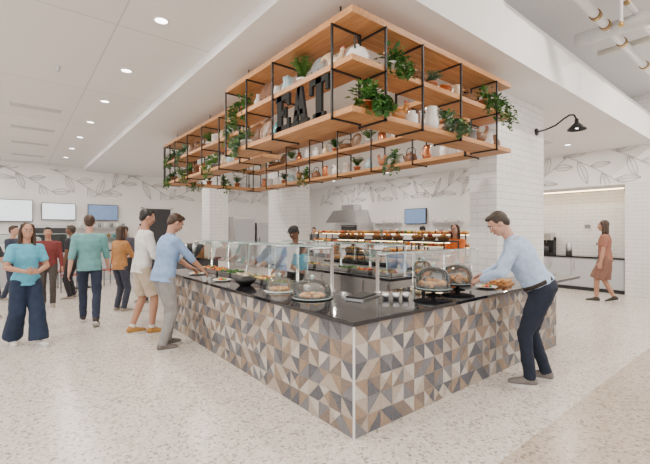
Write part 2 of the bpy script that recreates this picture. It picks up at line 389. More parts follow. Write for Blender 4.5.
# ---------------------------------------------------------------- hanging shelves
XA,XB=.12,.50; X1=2.88; Y0,YS,Y1=.15,2.6,6.6; W=.32; LV=[2.615,3.045]; TOPZ=3.44; TH=.05
mb=MB()
for z,w,th in ((LV[0],W,TH),(LV[1],W,TH),(TOPZ,.40,.06)):
    mb.box((XA,Y0,z),(XA+w,YS,z+th),WY); mb.box((XB,YS-.25,z+.0007),(XB+w,Y1,z+th-.0007),WY); mb.box((X1-w,Y0,z),(X1,Y1,z+th),WY)
    mb.box((XA+w,Y0,z+.001),(X1-w,Y0+w,z+th-.001),WX); mb.box((XB+w,Y1-w,z+.001),(X1-w,Y1,z+th-.001),WX)
def rod(x,y,full=False): mb.box((x-.009,y-.009,LV[0]-.02),(x+.009,y+.009,ZS if full else TOPZ+.0),BLACKM)
def cross(x0,y0,x1,y1):
    for z in LV+[TOPZ]:
        mb.box((min(x0,x1)-.009,min(y0,y1)-.009,z-.014),(max(x0,x1)+.009,max(y0,y1)+.009,z),BLACKM)
for i,y in enumerate((.40,1.40,2.0,2.58)):
    rod(XA-.009,y); rod(XA+W+.009,y); cross(XA-.009,y,XA+W+.009,y)
for i in range(6):
    y=YS+.35+i*(Y1-YS-.36)/5
    rod(XB-.009,y); rod(XB+W+.009,y); cross(XB-.009,y,XB+W+.009,y)
for i in range(8):
    y=Y0+.45+i*(Y1-Y0-.46)/7
    rod(X1+.009,y); rod(X1-W-.009,y); cross(X1-W-.009,y,X1+.009,y)
for x in (.52,1.05,1.72,2.5):
    for ya in (Y0-.009,Y1-W-.009):
        rod(x,ya); rod(x,ya+W+.018); cross(x,ya,x,ya+W+.018)
for x,y in ((.3,.5),(.3,2.3),(.68,4.5),(.68,6.3),(1.5,.4),(2.7,.4),(2.7,3),(2.7,6.3)): mb.box((x-.006,y-.006,TOPZ+.05),(x+.006,y+.006,ZS),BLACKM)
mb.build('hanging_wooden_shelf_unit')
# EAT letters
mb=MB(); LZ=LV[0]+TH; LX=XA+.004; T=.03
def rect(u0,w0,u1,w1,o): mb.prism([(u0,w0),(u1,w0),(u1,w1),(u0,w1)],'x',o,T,MATTE)
oE=(LX,1.36,LZ)
rect(.03,0,.115,.37,oE);rect(0,0,.26,.055,oE);rect(0,.315,.26,.37,oE);rect(.115,.16,.185,.21,oE);rect(.215,.055,.26,.12,oE);rect(.215,.25,.26,.315,oE);rect(.165,.13,.20,.24,oE)
oA=(LX,1.065,LZ)
for poly in ([(.035,0.04),(.095,.04),(.165,.37),(.105,.37)],[(.165,.04),(.255,.04),(.185,.37),(.105,.37)],[(.06,.10),(.21,.10),(.2,.15),(.065,.15)],[(0,0),(.125,0),(.125,.045),(0,.045)],[(.145,0),(.285,0),(.285,.045),(.145,.045)]):
    mb.prism(poly,'x',oA,T,MATTE)
oT=(LX,.755,LZ)
rect(.10,0,.185,.37,oT);rect(.055,0,.23,.045,oT);rect(0,.315,.285,.37,oT);rect(0,.235,.042,.315,oT);rect(.243,.235,.285,.315,oT)
mb.build('eat_letter_sign')
def pot(mb,m,r=.07,h=.11): mb.lathe([(0,0),(r*.72,0),(r,h),(r*1.08,h),(r*1.08,h-.02),(r*.9,h-.02),(0,h-.02)],m); mb.lathe([(r*.9,h-.015),(0,h-.012)],SOIL)
def ivy(loc,potm=TERRA,n=9,ln=.4,seed=0,out=V((-1,-1,0)),lm=LEAF,name='trailing_ivy_plant',size=.045,bushy=.12,nb=4):
    r=random.Random(seed); mb=MB(); pot(mb,potm); out=out.normalized() if out.length else out
    for i in range(n*nb):
        a=r.uniform(0,2*PI); e=r.uniform(.1,1.4); d=V((math.cos(a)*math.cos(e),math.sin(a)*math.cos(e),math.sin(e)))
        mb.leaf(V((0,0,.11))+d*r.uniform(.02,bushy),d+V((0,0,-.2)),size*r.uniform(.8,1.4),r.choice([lm,lm,LEAF2]))
    for i in range(n):
        a=r.uniform(-1.1,1.1); d=Matrix.Rotation(a,3,'Z')@out
        L=ln*r.uniform(.4,1.1); pts=[V((0,0,.11))]
        reach=r.uniform(.13,.22)
        for k in range(1,11):
            t=k/10; x=reach*min(1,t*2.2); z=.11+.05*math.sin(min(1,t*2)*PI)-max(0,t-.25)*L/.75
            pts.append(d*x+V((r.uniform(-.01,.01),r.uniform(-.01,.01),z)))
        mb.tube(pts,.0025,lm,4)
        for p in pts[1:]:
            for q in range(2):
                b=r.uniform(0,2*PI); mb.leaf(p,V((math.cos(b),math.sin(b),r.uniform(-.9,.1))),size*r.uniform(.8,1.4),r.choice([lm,lm,LEAF2]))
    return mb.build(name,loc)
def bush(loc,potm=CERW,seed=0,h=.2,lm=LEAF2,name='potted_fern',n=26):
    r=random.Random(seed); mb=MB(); pot(mb,potm,.065,.1)
    for i in range(n):
        a=r.uniform(0,2*PI); sp=r.uniform(.03,.14); hh=h*r.uniform(.6,1); pts=[]
        for k in range(6):
            t=k/5; pts.append(V((math.cos(a)*sp*t**1.3,math.sin(a)*sp*t**1.3,.09+hh*(t-.35*t*t*(sp/.13)))))
        mb.tube(pts,.002,lm,3)
        for p in pts[1:]:
            for s2 in (1,-1): mb.leaf(p,V((math.cos(a+s2*1.2),math.sin(a+s2*1.2),.3)),.038,lm)
    return mb.build(name,loc)
def vase(loc,m,h=.2,r=.06,kind=0,name='ceramic_vase'):
    mb=MB()
    P={0:[(0,0),(.7,0),(1,.3),(.95,.55),(.45,.8),(.5,1),(.42,1),(.38,.8),(0,.78)],
       1:[(0,0),(.9,0),(1,.1),(1,.75),(.6,.85),(.6,1),(.5,1),(0,.98)],
       2:[(0,0),(.95,0),(1,.05),(1,.8),(1.04,.8),(1.04,.9),(.3,.95),(.2,1.05),(0,1.05)]}[kind]
    mb.lathe([(a*r,b*h) for a,b in P],m); return mb.build(name,loc)
def jug(loc,m,h=.22,r=.065,rz=0,name='ceramic_pitcher'):
    mb=MB(); mb.lathe([(0,0),(r*.8,0),(r,h*.35),(r*.7,h*.75),(r*.8,h),(r*.72,h),(r*.6,h*.75),(0,h*.7)],m)
    mb.tube([(r*.7,0,h*.88),(r*1.4,0,h*.9),(r*1.7,0,h*.6),(r*1.3,0,h*.35),(r*.9,0,h*.3)],.009,m)
    mb.add([(-r*.7,-.02,h),(-r*.7,.02,h),(-r*1.15,0,h*1.03),(-r*.65,0,h*.85)],[(0,1,2),(0,2,3),(1,3,2)],m)
    return mb.build(name,loc,rz)
def kettle(loc,m,rz=0,s=1):
    mb=MB(); mb.lathe([(0,0),(.09,0),(.1,.02),(.1,.08),(.075,.13),(.04,.145),(.04,.15),(.012,.158),(.018,.175),(0,.185)],m)
    mb.tube([(.09,0,.05),(.14,0,.09),(.16,0,.14)],[.02,.014,.01],m)
    mb.tube([(.085,0,.11),(.09,0,.19),(.05,0,.235),(-.05,0,.235),(-.09,0,.19),(-.085,0,.11)],.007,BLACKM)
    return mb.build('enamel_kettle',loc,rz,s)
def basket(loc,rz=0):
    mb=MB(); mb.lathe([(0,0),(.09,0),(.12,.09),(.125,.1),(.112,.1),(.085,.01),(0,.01)],WICK,sx=1.25)
    for z,r in ((.03,.1),(.06,.11),(.1,.122)): mb.tube([(r*1.27*math.cos(a*PI/12),r*math.sin(a*PI/12)*1.02,z) for a in range(25)],.006,WICK,5,False)
    mb.tube([(.15*math.cos(a*PI/8),0,.1+.12*math.sin(a*PI/8)) for a in range(9)],.007,WICK)
    return mb.build('wicker_basket',loc,rz)
def platestand(loc,m,r=.12,rz=0):
    mb=MB(); n=28
    prof=[(0,0),(r*.6,0),(r,.02),(r,.026),(r*.6,.008),(0,.008)]
    tmp=MB(); tmp.lathe(prof,m,seg=n); M=Matrix.Rotation(math.radians(78),3,'Y')
    mb.add([M@V(v)+V((0,0,r+.005)) for v in tmp.v],tmp.f,m,True)
    mb.tube([(-.05,-.05,.004),(.06,-.05,.004),(.05,-.05,.09)],.004,BLACKM,5); mb.tube([(-.05,.05,.004),(.06,.05,.004),(.05,.05,.09)],.004,BLACKM,5)
    return mb.build('decorative_plate_on_stand',loc,rz)
def rooster(loc,m,rz=0):
    mb=MB(); mb.lathe([(0,0),(.045,0),(.04,.02),(.015,.035)],m); mb.ell((0,0,.095),(.075,.045,.06),m,14,8)
    mb.tube([(.045,0,.11),(.07,0,.16),(.08,0,.19)],[.035,.025,.02],m,10); mb.ell((.082,0,.2),(.026,.02,.024),m)
    mb.tube([(.1,0,.198),(.125,0,.192)],[.008,.001],AMBER,6)
    for i in range(3): mb.ell((.065+.016*i,0,.226),(.01,.004,.014),REDG,8,5)
    mb.ell((.1,0,.175),(.008,.005,.014),REDG,8,5)
    for i in range(4):
        a=.7+i*.28; mb.tube([(-.05,0,.11),(-.05-.06*math.cos(a),0,.11+.09*math.sin(a)),(-.07-.09*math.cos(a),0,.1+.10*math.sin(a)),(-.09-.09*math.cos(a),0,.07+.07*math.sin(a))],[.016,.014,.01,.003],m,6)
    return mb.build('rooster_figurine',loc,rz)
def mill(loc):
    mb=MB(); mb.lathe([(0,0),(.035,0),(.035,.03),(.022,.07),(.034,.14),(.02,.17),(.03,.2),(0,.225)],WZ); mb.build('wooden_pepper_mill',loc)
zl=LV[0]+TH+.001; zm=LV[1]+TH+.001
# right wing
kettle((.34,.32,zm),CERW,.6,1.1)
ivy((.40,.25,zl),COPPER,14,.14,2,V((-.1,-1,0)),size=.055,bushy=.16,nb=7)
ivy((.74,.25,zm),CERW,9,.22,22,V((0,-1,0)),size=.05,bushy=.16,nb=6)
basket((1.12,.3,zm),0)
bush((1.40,.3,zm),TERRA,4,.13,SAGE,'potted_succulent')
vase((1.62,.28,zm),COPPER,.12,.07,2,'copper_canister')
jug((1.85,.28,zm),CREAM,.17,.06,2.5); basket((2.12,.33,zm),.1)
ivy((2.40,.25,zm),TERRA,9,.22,3,V((.1,-1,0)),bushy=.16,nb=6)
ivy((2.70,.25,zm),GREYG,9,.30,12,V((0,-1,0)),bushy=.16,nb=6)
vase((.66,.30,zl),STONEW,.2,.055,0); rooster((.88,.30,zl),AMBER,-.5)
vase((1.06,.28,zl),CERW,.16,.06,1); mill((1.20,.32,zl))
jug((1.38,.28,zl),CERW,.26,.08,2.8)
ivy((1.66,.25,zl),GREYG,12,.14,9,V((0,-1,0)),SAGE,bushy=.17,nb=7)
jug((1.94,.27,zl),AMBER,.24,.075,0); vase((2.16,.29,zl),GREYG,.16,.07,2,'lidded_canister'); rooster((2.37,.27,zl),STONEW,-.4); jug((2.56,.27,zl),CERW,.18,.05,.5); vase((2.75,.29,zl),STONEW,.18,.06,0)
# left wing near block
lx=XA+.16
rooster((lx,.56,zm),CREAM,-1.2); platestand((lx,.80,zm),GREYG,.11,PI)
bush((lx,1.08,zm),CERW,31,.28,n=40); jug((lx,1.36,zm),MILK,.2,.07,1); vase((lx,1.58,zm),CERW,.17,.07,0); platestand((lx,1.80,zm),WZ,.14,PI); vase((lx,2.02,zm),CERW,.2,.05,0); ivy((lx-.02,2.3,zm),TERRA,12,.3,23,V((-1,0,0)),bushy=.15,nb=7)
vase((lx,1.54,zl),TEAL,.18,.07,1,'teal_jar'); platestand((lx,1.78,zl),STONEW,.14,PI); vase((lx,2.0,zl),WZ,.22,.06,0); ivy((lx-.02,2.3,zl),CERW,9,.2,24,V((-1,.1,0)),SAGE,bushy=.15,nb=7)
# left wing far block
lx=XB+.16
items=[(2.75,'kettle','vase'),(3.05,'jug','bush'),(3.32,'ivy','vase'),(3.62,'plate','jug'),(3.9,'vase','rooster'),(4.2,'vase','ivy'),(4.48,'bush','jug'),(4.78,'basket','vase'),(5.08,'jug','vase'),(5.38,'jug','ivy'),(5.7,'ivy','rooster'),(6.02,'vase','bush'),(6.36,'ivy','ivy')]
gl=[CERW,STONEW,CREAM,COPPER,TERRA,CERW,WZ,MILK]
def put(k,x,y,z,i,out=V((-1,.1,0)),rz=1.2):
    g=gl[(i*3+int(z*2))%8]
    if k=='kettle': kettle((x,y,z),g,rz,1.0)
    elif k=='jug': jug((x,y,z),g,.22,.065,rz)
    elif k=='ivy': ivy((x-.02*abs(out.x),y,z),[TERRA,CERW,GREYG][i%3],9,.26,200+i*7+int(z*3),out,[LEAF,SAGE,LEAF2][i%3],bushy=.14,nb=7,size=.05)
    elif k=='bush': bush((x,y,z),[CERW,TERRA][i%2],300+i,.22,[LEAF2,LEAF][i%2],n=34)
    elif k=='vase': vase((x,y,z),g,.2,.07,i%3)
    elif k=='plate': platestand((x,y,z),g,.13,PI)
    elif k=='rooster': rooster((x,y,z),g,rz)
    elif k=='basket': basket((x,y,z),1.57)
for i,(y,a,b) in enumerate(items): put(a,lx,y,zm,i); put(b,lx,y,zl,i+3)
fx=X1-.16
for i in range(19):
    y=.72+i*.30
    put(['vase','vase','jug','kettle','ivy','rooster','vase','bush'][i%8],fx,y,zl,i,V((-1,0,0)),1.5)
    put(['basket','bush','vase','vase','jug','vase','bush','plate'][i%8],fx,y,zm,i+2,V((-1,0,0)),1.5)
for i,x in enumerate([1.1,1.45,1.8,2.15]):
    put(['ivy','bush'][i%2],x,Y1-.16,zl,i,V((0,-1,0))); put(['vase','ivy'][i%2],x,Y1-.16,zm,i,V((0,-1,0)))
# ---------------------------------------------------------------- gooseneck wall lamp
mb=MB()
mb.lathe([(0,0),(.06,0),(.06,.02),(0,.02)],BLACKM)
M=Matrix.Rotation(math.radians(90),3,'X')
mbl=MB(); mbl.add([M@V(v) for v in mb.v],mb.f,BLACKM,True)
pts=[(0,0,0),(0,-.15,.01),(0,-.30,.05),(0,-.42,.13),(0,-.50,.17),(0,-.56,.16),(0,-.60,.08)]
mbl.tube(pts,.014,BLACKM); mbl.lathe([(.0,.09),(.028,.085),(.03,.03),(.06,.0),(.13,-.07),(.132,-.085),(.12,-.075),(.05,-.01),(0,.01)],BLACKM,(0,-.60,0),24)
mbl.ell((0,-.6,-.03),(.03,.03,.04),LAMP,12,8)
mbl.build('gooseneck_wall_lamp',(4.75,.62,3.27))
# ---------------------------------------------------------------- ceiling fixtures & lights
def downlight(x,y,z,p=30,light=True):
    mb=MB(); mb.lathe([(.085,0),(.085,-.006),(.065,-.008),(.062,-.002),(.062,0)],WHITE); mb.lathe([(.062,-.003),(0,-.003)],LAMP)
    mb.build('recessed_ceiling_light',(x,y,z))
    if light:
        L=bpy.data.lights.new('downlight_lamp','AREA'); L.shape='DISK'; L.size=.14; L.energy=p; L.color=(1,.92,.82)
        o=bpy.data.objects.new('downlight_lamp',L); o.location=(x,y,z-.012); bpy.context.scene.collection.objects.link(o)
P=29
for i in range(-3,7): downlight(-.86,2.02+1.62*i,ZC,P)
for y in (-2,1,4,7,10,12.6): downlight(-3.6,y,ZC,P*1.5)
for y in (-2,1,4,7,10,12.6): downlight(-6.4,y,ZC,P*1.5)
for x in (1.6,5.9,8.4):
    for y in (1.4,3.6,7.2,10.2): downlight(x,y,ZS,P*1.3)
for x in (3.0,6.5,8.6): downlight(x,-1.5,ZH,P*2.8)  # this and the next row: unseen lamps added to brighten the high ceiling
for x in (1,4.0,6.5): downlight(x,-4.5,ZH,P*2)
def vent(x,y,z,w=1.1,d=.28):
    mb=MB(); mb.box((-w/2,-d/2,-.012),(w/2,d/2,0),WHITE)
    for i in range(5): mb.box((-w/2+.05,-d/2+.03+i*.05,-.014),(w/2-.05,-d/2+.045+i*.05,-.0125),GREYG)
    mb.build('ceiling_air_vent',(x,y,z))
for y in (6.4,8.2,10.0,12.0): vent(-1.75,y,ZC,.85,.28)
vent(7.6,1.8,ZS,.6,.6); vent(6.2,5,ZS,.6,.6)
mb=MB(); mb.lathe([(0,-.06),(.02,-.06),(.012,-.03),(.035,-.004),(.035,0)],STEEL); mb.build('fire_sprinkler_head',(-1.6,4.1,ZC))
mb=MB()
COPW=mat('pipe_cream',(.72,.68,.60),.5); PW=mat('pipe_white',(.82,.82,.81),.5)
mb.tube([(2.6,-.45,4.5),(9.8,-.45,4.5)],.055,PW,12); mb.tube([(3.0,-.75,4.6),(9.8,-.75,4.6)],.035,PW,10)
mb.tube([(3.3,-7,4.55),(3.3,-1.0,4.55),(3.3,-.75,4.6)],.05,PW,12); mb.tube([(4.6,-7,4.5),(4.6,-.02,4.5)],.10,PW,16); mb.tube([(5.6,-7,4.6),(5.6,-.02,4.6)],.045,COPW,12)
mb.tube([(3.9,-.75,4.6),(3.9,-.75,4.25)],.02,PW,8); mb.lathe([(0,0),(.035,0),(.03,.03),(.015,.06),(0,.06)],BRASS,(3.9,-.75,4.2))
for x in (3.7,4.1,4.9,6.2): mb.tube([(x-.05,-.75,4.6),(x+.05,-.75,4.6)],.05,BRASS,12); mb.tube([(x+.25,-.45,4.5),(x+.33,-.45,4.5)],.07,BRASS,12)
for x in (3.3,5.6):
    for y in (-3,-1.4): mb.tube([(x,y-.05,4.56),(x,y+.05,4.56)],.068,BRASS,12)
for x in (3.3,4.6,5.6):
    for y in (-3,-1): mb.tube([(x,y,4.5),(x,y,ZH)],.008,STEEL,6)
mb.build('exposed_ceiling_pipes')
# ---------------------------------------------------------------- niche cabinets (right)
mb=MB(); mb.box((9.86,.62,.1),(10.44,4.18,.88),CAB); mb.box((9.92,.62,0),(10.44,4.18,.1),DARK); mb.box((9.82,.61,.88),(10.44,4.19,.92),GRAN)
for i in range(6):
    y=.64+i*.59; mb.box((9.842,y,.12),(9.86,y+.57,.86),CAB); mb.box((9.825,y+.5,.55),(9.842,y+.515,.75),STEEL)
mb.build('beverage_base_cabinet')
mb=MB(); mb.box((-.15,-.2,0),(.15,.2,.06),BLACKM); mb.box((-.15,-.2,.06),(0.15,-.0,.5),BLACKM); mb.box((-.15,-.2,.42),(.15,.2,.62),STEEL); mb.tube([(0,.1,.42),(0,.1,.34)],.02,STEEL); mb.lathe([(0,.06),(.06,.06),(.07,.2),(.05,.24),(0,.24)],DARK,(0,.1,0)); mb.build('coffee_brewer',(10.1,2.5,.92),PI/2)
mb=MB(); mb.lathe([(0,0),(.08,0),(.08,.28),(.05,.33),(.05,.36),(0,.37)],STEEL); mb.tube([(.05,0,.34),(.12,0,.34),(.12,0,.15),(.08,0,.12)],.01,BLACKM); mb.build('coffee_airpot',(10.1,1.95,.92))
mb=MB(); mb.tube([(0,0,0),(0,0,.3),(-.04,0,.36),(-.12,0,.36),(-.15,0,.3)],.013,BLACKM); mb.lathe([(0,0),(.03,0),(.03,.02),(0,.02)],BLACKM); mb.build('sink_faucet',(10.3,1.3,.92))
mb=MB(); mb.box((0,-.11,-.15),(.01,.11,.15),CERW); mb.box((-.002,-.07,-.08),(0,.07,.03),GREYG); mb.build('wall_notice_sign',(10.438,1.6,1.75))
# ---------------------------------------------------------------- rear service line & kitchen
mb=MB(); mb.box((2.35,1.7,.1),(3.1,5.0,.86),STEEL); mb.box((2.4,1.75,0),(3.05,4.95,.1),DARK); mb.box((2.3,1.65,.86),(3.15,5.05,.9),GRAN)
for i in range(6): mb.box((2.335,1.75+i*.54,.15),(2.35,2.24+i*.54,.82),STEEL)
mb.build('rear_service_counter')
sneeze('sneeze_guard',2.8,1.8,2.8,4.9,.9,5,h=.5,d=.35,side=1)
for i in range(6): pan((2.62,2.0+.5*i,.901),ks[(i*3+1)%8])
def display(loc,name='bakery_display_shelf',L=1.3,rz=0,seed=3):
    mb=MB(); r=random.Random(seed)
    for x in (-L/2,L/2):
        for y in (-.18,.18): mb.box((x-.012,y-.012,0),(x+.012,y+.012,.62),BLACKM)
    for z in (.02,.3,.6):
        mb.box((-L/2,-.2,z),(L/2,.2,z+.018),WX)
        if z>.1: mb.box((-L/2+.03,-.02,z-.012),(L/2-.03,.02,z),WARM)
        for i in range(26):
            mb.ell((-L/2+.06+(L-.12)*i/25,r.uniform(-.14,.14),z+.055),(.06,.045,.04),r.choice(FOOD[r.choice(['bread','bread','fruit','mix'])]),9,6)
    return mb.build(name,loc,rz)
# bread counter with tiered baskets and heated glass display case, behind the rear line
mb=MB(); mb.box((3.95,1.8,0),(4.55,5.2,.86),CAB); mb.box((3.9,1.75,.86),(4.6,5.25,.9),GRAN); mb.build('bakery_counter')
def breadcase(loc,seed):
    mb=MB(); r=random.Random(seed); L=.95
    mb.box((-L/2,-.24,0),(L/2,.24,.04),BLACKM); mb.box((-L/2,-.24,.50),(L/2,.24,.53),BLACKM)
    for x in (-L/2,L/2-.02):
        for y in (-.24,.22): mb.box((x,y,.04),(x+.02,y+.02,.5),BLACKM)
    mb.box((-L/2+.02,-.18,.26),(L/2-.02,.2,.272),STEEL); mb.box((-L/2+.04,-.05,.485),(L/2-.04,.0,.5),WARM); mb.box((-L/2+.04,-.05,.25),(L/2-.04,.0,.26),WARM)
    mb.add([(-L/2+.02,-.235,.04),(L/2-.02,-.235,.04),(L/2-.02,-.235,.5),(-L/2+.02,-.235,.5)],[(0,1,2,3)],GLASS)
    for z in (.04,.272):
        for i in range(9):
            for j in range(3):
                R=Matrix.Rotation(r.uniform(-.5,.5),3,'Z'); mb.ell((-L/2+.08+.10*i,-.14+.13*j,z+.035),(.045,.065,.032),r.choice(FOOD[r.choice(['bread','bread','bread','fruit'])]),9,6,R)
    for i in range(3): mb.lathe([(0,0),(.09,0),(.13,.07),(.12,.07),(.08,.01),(0,.01)],WICK,(-.3+.3*i,0,.53),16); 
    for i in range(15): mb.ell((-.3+.3*(i%3)+r.uniform(-.06,.06),r.uniform(-.06,.06),.60+r.uniform(0,.03)),(.04,.04,.035),r.choice(FOOD['fruit'] if i%3==1 else FOOD['bread']),9,6)
    mb.build('heated_bread_display_case',loc,-PI/2)
for i,y in enumerate((2.35,3.45,4.6)): breadcase((4.22,y,.9),20+i)
mb=MB(); mb.box((5.9,2.6,.0),(6.6,8.4,.88),STEEL); mb.box((5.85,2.55,.88),(6.65,8.45,.92),GRAN); mb.build('kitchen_work_counter')
for i,y in enumerate((3.3,4.7,6.1,7.5)): display((6.15,y,.92),rz=PI/2,seed=4+i)
display((7.45,9.6,.92),rz=PI/2,seed=9)
mb=MB(); mb.box((7.2,8.9,0),(7.9,10.6,.88),STEEL); mb.box((7.15,8.85,.88),(7.95,10.65,.92),GRAN); mb.build('kitchen_prep_counter')
mb=MB(); mb.box((9.0,5.0,0),(9.75,12.6,.9),STEEL); mb.box((8.98,4.98,.9),(9.75,12.62,.93),STEEL)
for i in range(12): mb.box((8.985,5.1+i*.62,.12),(9.0,5.65+i*.62,.84),CAB)
mb.build('back_kitchen_counter')
mb=MB(); mb.add([(8.9,9.4,1.95),(9.77,9.4,1.95),(9.77,11.4,1.95),(8.9,11.4,1.95),(9.2,9.6,2.5),(9.77,9.6,2.5),(9.77,11.2,2.5),(9.2,11.2,2.5)],[(0,3,2,1),(4,5,6,7),(0,1,5,4),(1,2,6,5),(2,3,7,6),(3,0,4,7)],STEEL); mb.box((9.35,10,2.5),(9.77,10.8,2.74),STEEL); mb.build('kitchen_exhaust_hood')
def tv(loc,rz,w=1.0,h=.58,sc=SCREEN):
    mb=MB(); mb.box((-w/2,-.03,-h/2),(w/2,.03,h/2),BLACKM); mb.box((-w/2+.02,-.033,-h/2+.02),(w/2-.02,-.031,h/2-.02),sc); mb.box((-.1,.03,-.1),(.1,.06,.1),BLACKM); mb.build('wall_television',loc,rz)
BLUE=mat('screen_blue',(.16,.25,.42),.3,emit=.6)
tv((9.73,7.0,2.15),-PI/2,sc=BLUE); tv((-2.2,13.5,2.25),0,1.2,.7); tv((8.0,13.5,2.15),0,sc=BLUE)
mb=MB()
for z in (1.5,1.9): mb.box((9.45,5.0,z),(9.77,6.3,z+.02),STEEL); mb.box((9.45,7.7,z),(9.77,9.2,z+.02),STEEL)
for i in range(14): mb.lathe([(0,0),(.06,0),(.07,.14),(0,.14)],[CERW,STEEL,GREYG][i%3],(9.62,[5.1,7.8][i%2]+.17*(i//2),1.52 if i%3 else 1.92),12)
mb.build('wall_shelf_with_cookware')
mb=MB(); mb.box((7.2,7.5,0),(8,8.4,1.9),STEEL); mb.box((7.19,7.55,.1),(7.2,8.35,.9),DARK); mb.box((7.19,7.55,1.0),(7.2,8.35,1.8),DARK); mb.tube([(7.16,7.6,.85),(7.16,8.3,.85)],.012,STEEL); mb.tube([(7.16,7.6,1.75),(7.16,8.3,1.75)],.012,STEEL); mb.build('convection_oven')
mb=MB(); mb.box((-5,12.0,0),(1.2,12.7,.95),CAB); mb.box((-5.05,11.95,.95),(1.25,12.75,.99),GRAN); mb.build('far_service_counter')
sneeze('sneeze_guard',-4.8,12.4,1.0,12.4,.99,6,side=1)
tv((-.9,13.5,2.25),0,.95,.56); tv((.4,13.5,2.25),0,.95,.56,BLUE)  # added glowing screens that brighten the left background, no real televisions
mb=MB(); mb.box((-1.6,13.1,0),(-.7,13.55,1.8),STEEL); mb.box((-1.58,13.08,.95),(-.72,13.1,1.7),DARK); mb.box((-1.55,13.08,.15),(-.75,13.1,.85),CAB); mb.tube([(-1.5,13.05,1.0),(-1.5,13.05,1.6)],.012,BLACKM); mb.build('glass_door_cooler')
mb=MB()
for z in (1.35,1.7): mb.box((-.4,13.3,z),(1.2,13.55,z+.02),STEEL)
for i in range(16): mb.lathe([(0,0),(.05,0),(.055,.15),(0,.15)],[CERW,AMBER,GREYG,TEAL][i%4],(-.3+.095*i,13.42,1.37 if i%2 else 1.72),12)
mb.build('wall_shelf_with_jars')
mb=MB(); mb.box((1.75,13.53,0),(2.75,13.57,2.45),DARK); mb.box((1.68,13.51,0),(1.75,13.59,2.5),GREYC); mb.box((2.75,13.51,0),(2.82,13.59,2.5),GREYC); mb.box((1.68,13.51,2.45),(2.82,13.59,2.52),GREYC); mb.build('door_1')
mb=MB(); mb.box((5.2,13.0,0),(6.2,13.5,2.2),STEEL); mb.box((6.3,13.0,0),(7.3,13.5,1.95),STEEL); mb.box((5.25,12.98,.1),(6.15,13.0,2.1),CAB); mb.box((6.35,12.99,.1),(7.25,13.0,1.85),CAB); mb.tube([(6.42,12.96,.7),(6.42,12.96,1.3)],.014,BLACKM); mb.build('reach_in_refrigerator')
mb=MB(); mb.box((1.2,7.2,0),(2.0,8.6,.9),DARK); mb.box((1.15,7.15,.9),(2.05,8.65,.94),GRAN)
for i in range(4): mb.lathe([(0,0),(.09,0),(.09,.3),(.05,.34),(0,.34)],[BLACKM,STEEL][i%2],(1.6,7.35+.35*i,.94),16)
mb.build('beverage_island')
def chairtable(x,y):
    mb=MB(); mb.lathe([(0,.72),(.42,.72),(.42,.75),(0,.75)],WX,seg=28); mb.tube([(0,0,.02),(0,0,.72)],.03,BLACKM); mb.lathe([(0,0),(.26,0),(.26,.012),(0,.03)],BLACKM); mb.build('cafe_table',(x,y,0))
    for a in (0.3,2.4,4.3):
        mb=MB(); mb.box((-.2,-.2,.44),(.2,.2,.47),REDG)
        for sx in(-.18,.18):
            mb.tube([(sx,-.18,0),(sx,-.18,.44)],.012,BLACKM,6); mb.tube([(sx,.18,0),(sx,.18,.44),(sx,.22,.82)],.012,BLACKM,6)
        mb.box((-.19,.2,.6),(.19,.225,.82),REDG); mb.build('dining_chair',(x+.72*math.cos(a),y+.72*math.sin(a),0),a-PI/2)
chairtable(-3.6,10.2); chairtable(-.6,10.6)
# ---------------------------------------------------------------- people
def ik(a,c,l1,l2,hint):
    a=V(a);c=V(c);v=c-a;d=min(v.length,.998*(l1+l2));n=v.normalized();c=a+n*d
    x=(l1*l1-l2*l2+d*d)/(2*d);h=math.sqrt(max(1e-6,l1*l1-x*x)); p=V(hint)-n*V(hint).dot(n); p.normalize(); return a+n*x+p*h,c
CT=bpy.data.textures.new('cloth_folds','CLOUDS'); CT.noise_scale=.11
def solid(name,parts,vox,m,parent,disp=0,sm=4):
    vs=[];fs=[]
    for a,b in parts:
        o=len(vs); vs+=[tuple(q) for q in a]; fs+=[tuple(i+o for i in f) for f in b]
    me=bpy.data.meshes.new('t'); me.from_pydata(vs,[],fs); ob=bpy.data.objects.new('t',me); bpy.context.scene.collection.objects.link(ob)
    r=ob.modifiers.new('r','REMESH'); r.mode='VOXEL'; r.voxel_size=vox; r.use_smooth_shade=True
    s=ob.modifiers.new('s','SMOOTH'); s.iterations=sm; s.factor=.5
    if disp:
        d=ob.modifiers.new('d','DISPLACE'); d.texture=CT; d.strength=disp; d.mid_level=.5
    dg=bpy.context.evaluated_depsgraph_get(); nm=bpy.data.meshes.new_from_object(ob.evaluated_get(dg)); nm.name=name
    bpy.data.objects.remove(ob); nm.materials.clear(); nm.materials.append(m)
    o=bpy.data.objects.new(name,nm); bpy.context.scene.collection.objects.link(o); o.parent=parent
    for p in nm.polygons: p.use_smooth=True
    return o
SK={'light':mat('skin_light',(.56,.31,.225),.5,var=.05),'dark':mat('skin_brown',(.16,.075,.042),.5),'tan':mat('skin_tan',(.45,.235,.155),.5)}
HR={'brown':mat('hair_brown',(.045,.022,.012),.5,var=.4,scale=60),'black':mat('hair_black',(.010,.008,.008),.45),'grey':mat('hair_greybrown',(.045,.032,.023),.55,var=.4,scale=60),'blonde':mat('hair_blonde',(.22,.13,.06),.5,var=.3)}
EYEW=mat('eye_white',(.8,.8,.8),.3); EYED=mat('eye_dark',(.03,.02,.015),.2); LIP=mat('lips',(.40,.11,.10),.5); TEETH=mat('teeth',(.85,.83,.78),.3)
_cl={}
def cloth(c,n=None):
    k=tuple(c)
    if k not in _cl: _cl[k]=mat('fabric_%d'%len(_cl),c,.85,var=.10,scale=14)
    return _cl[k]
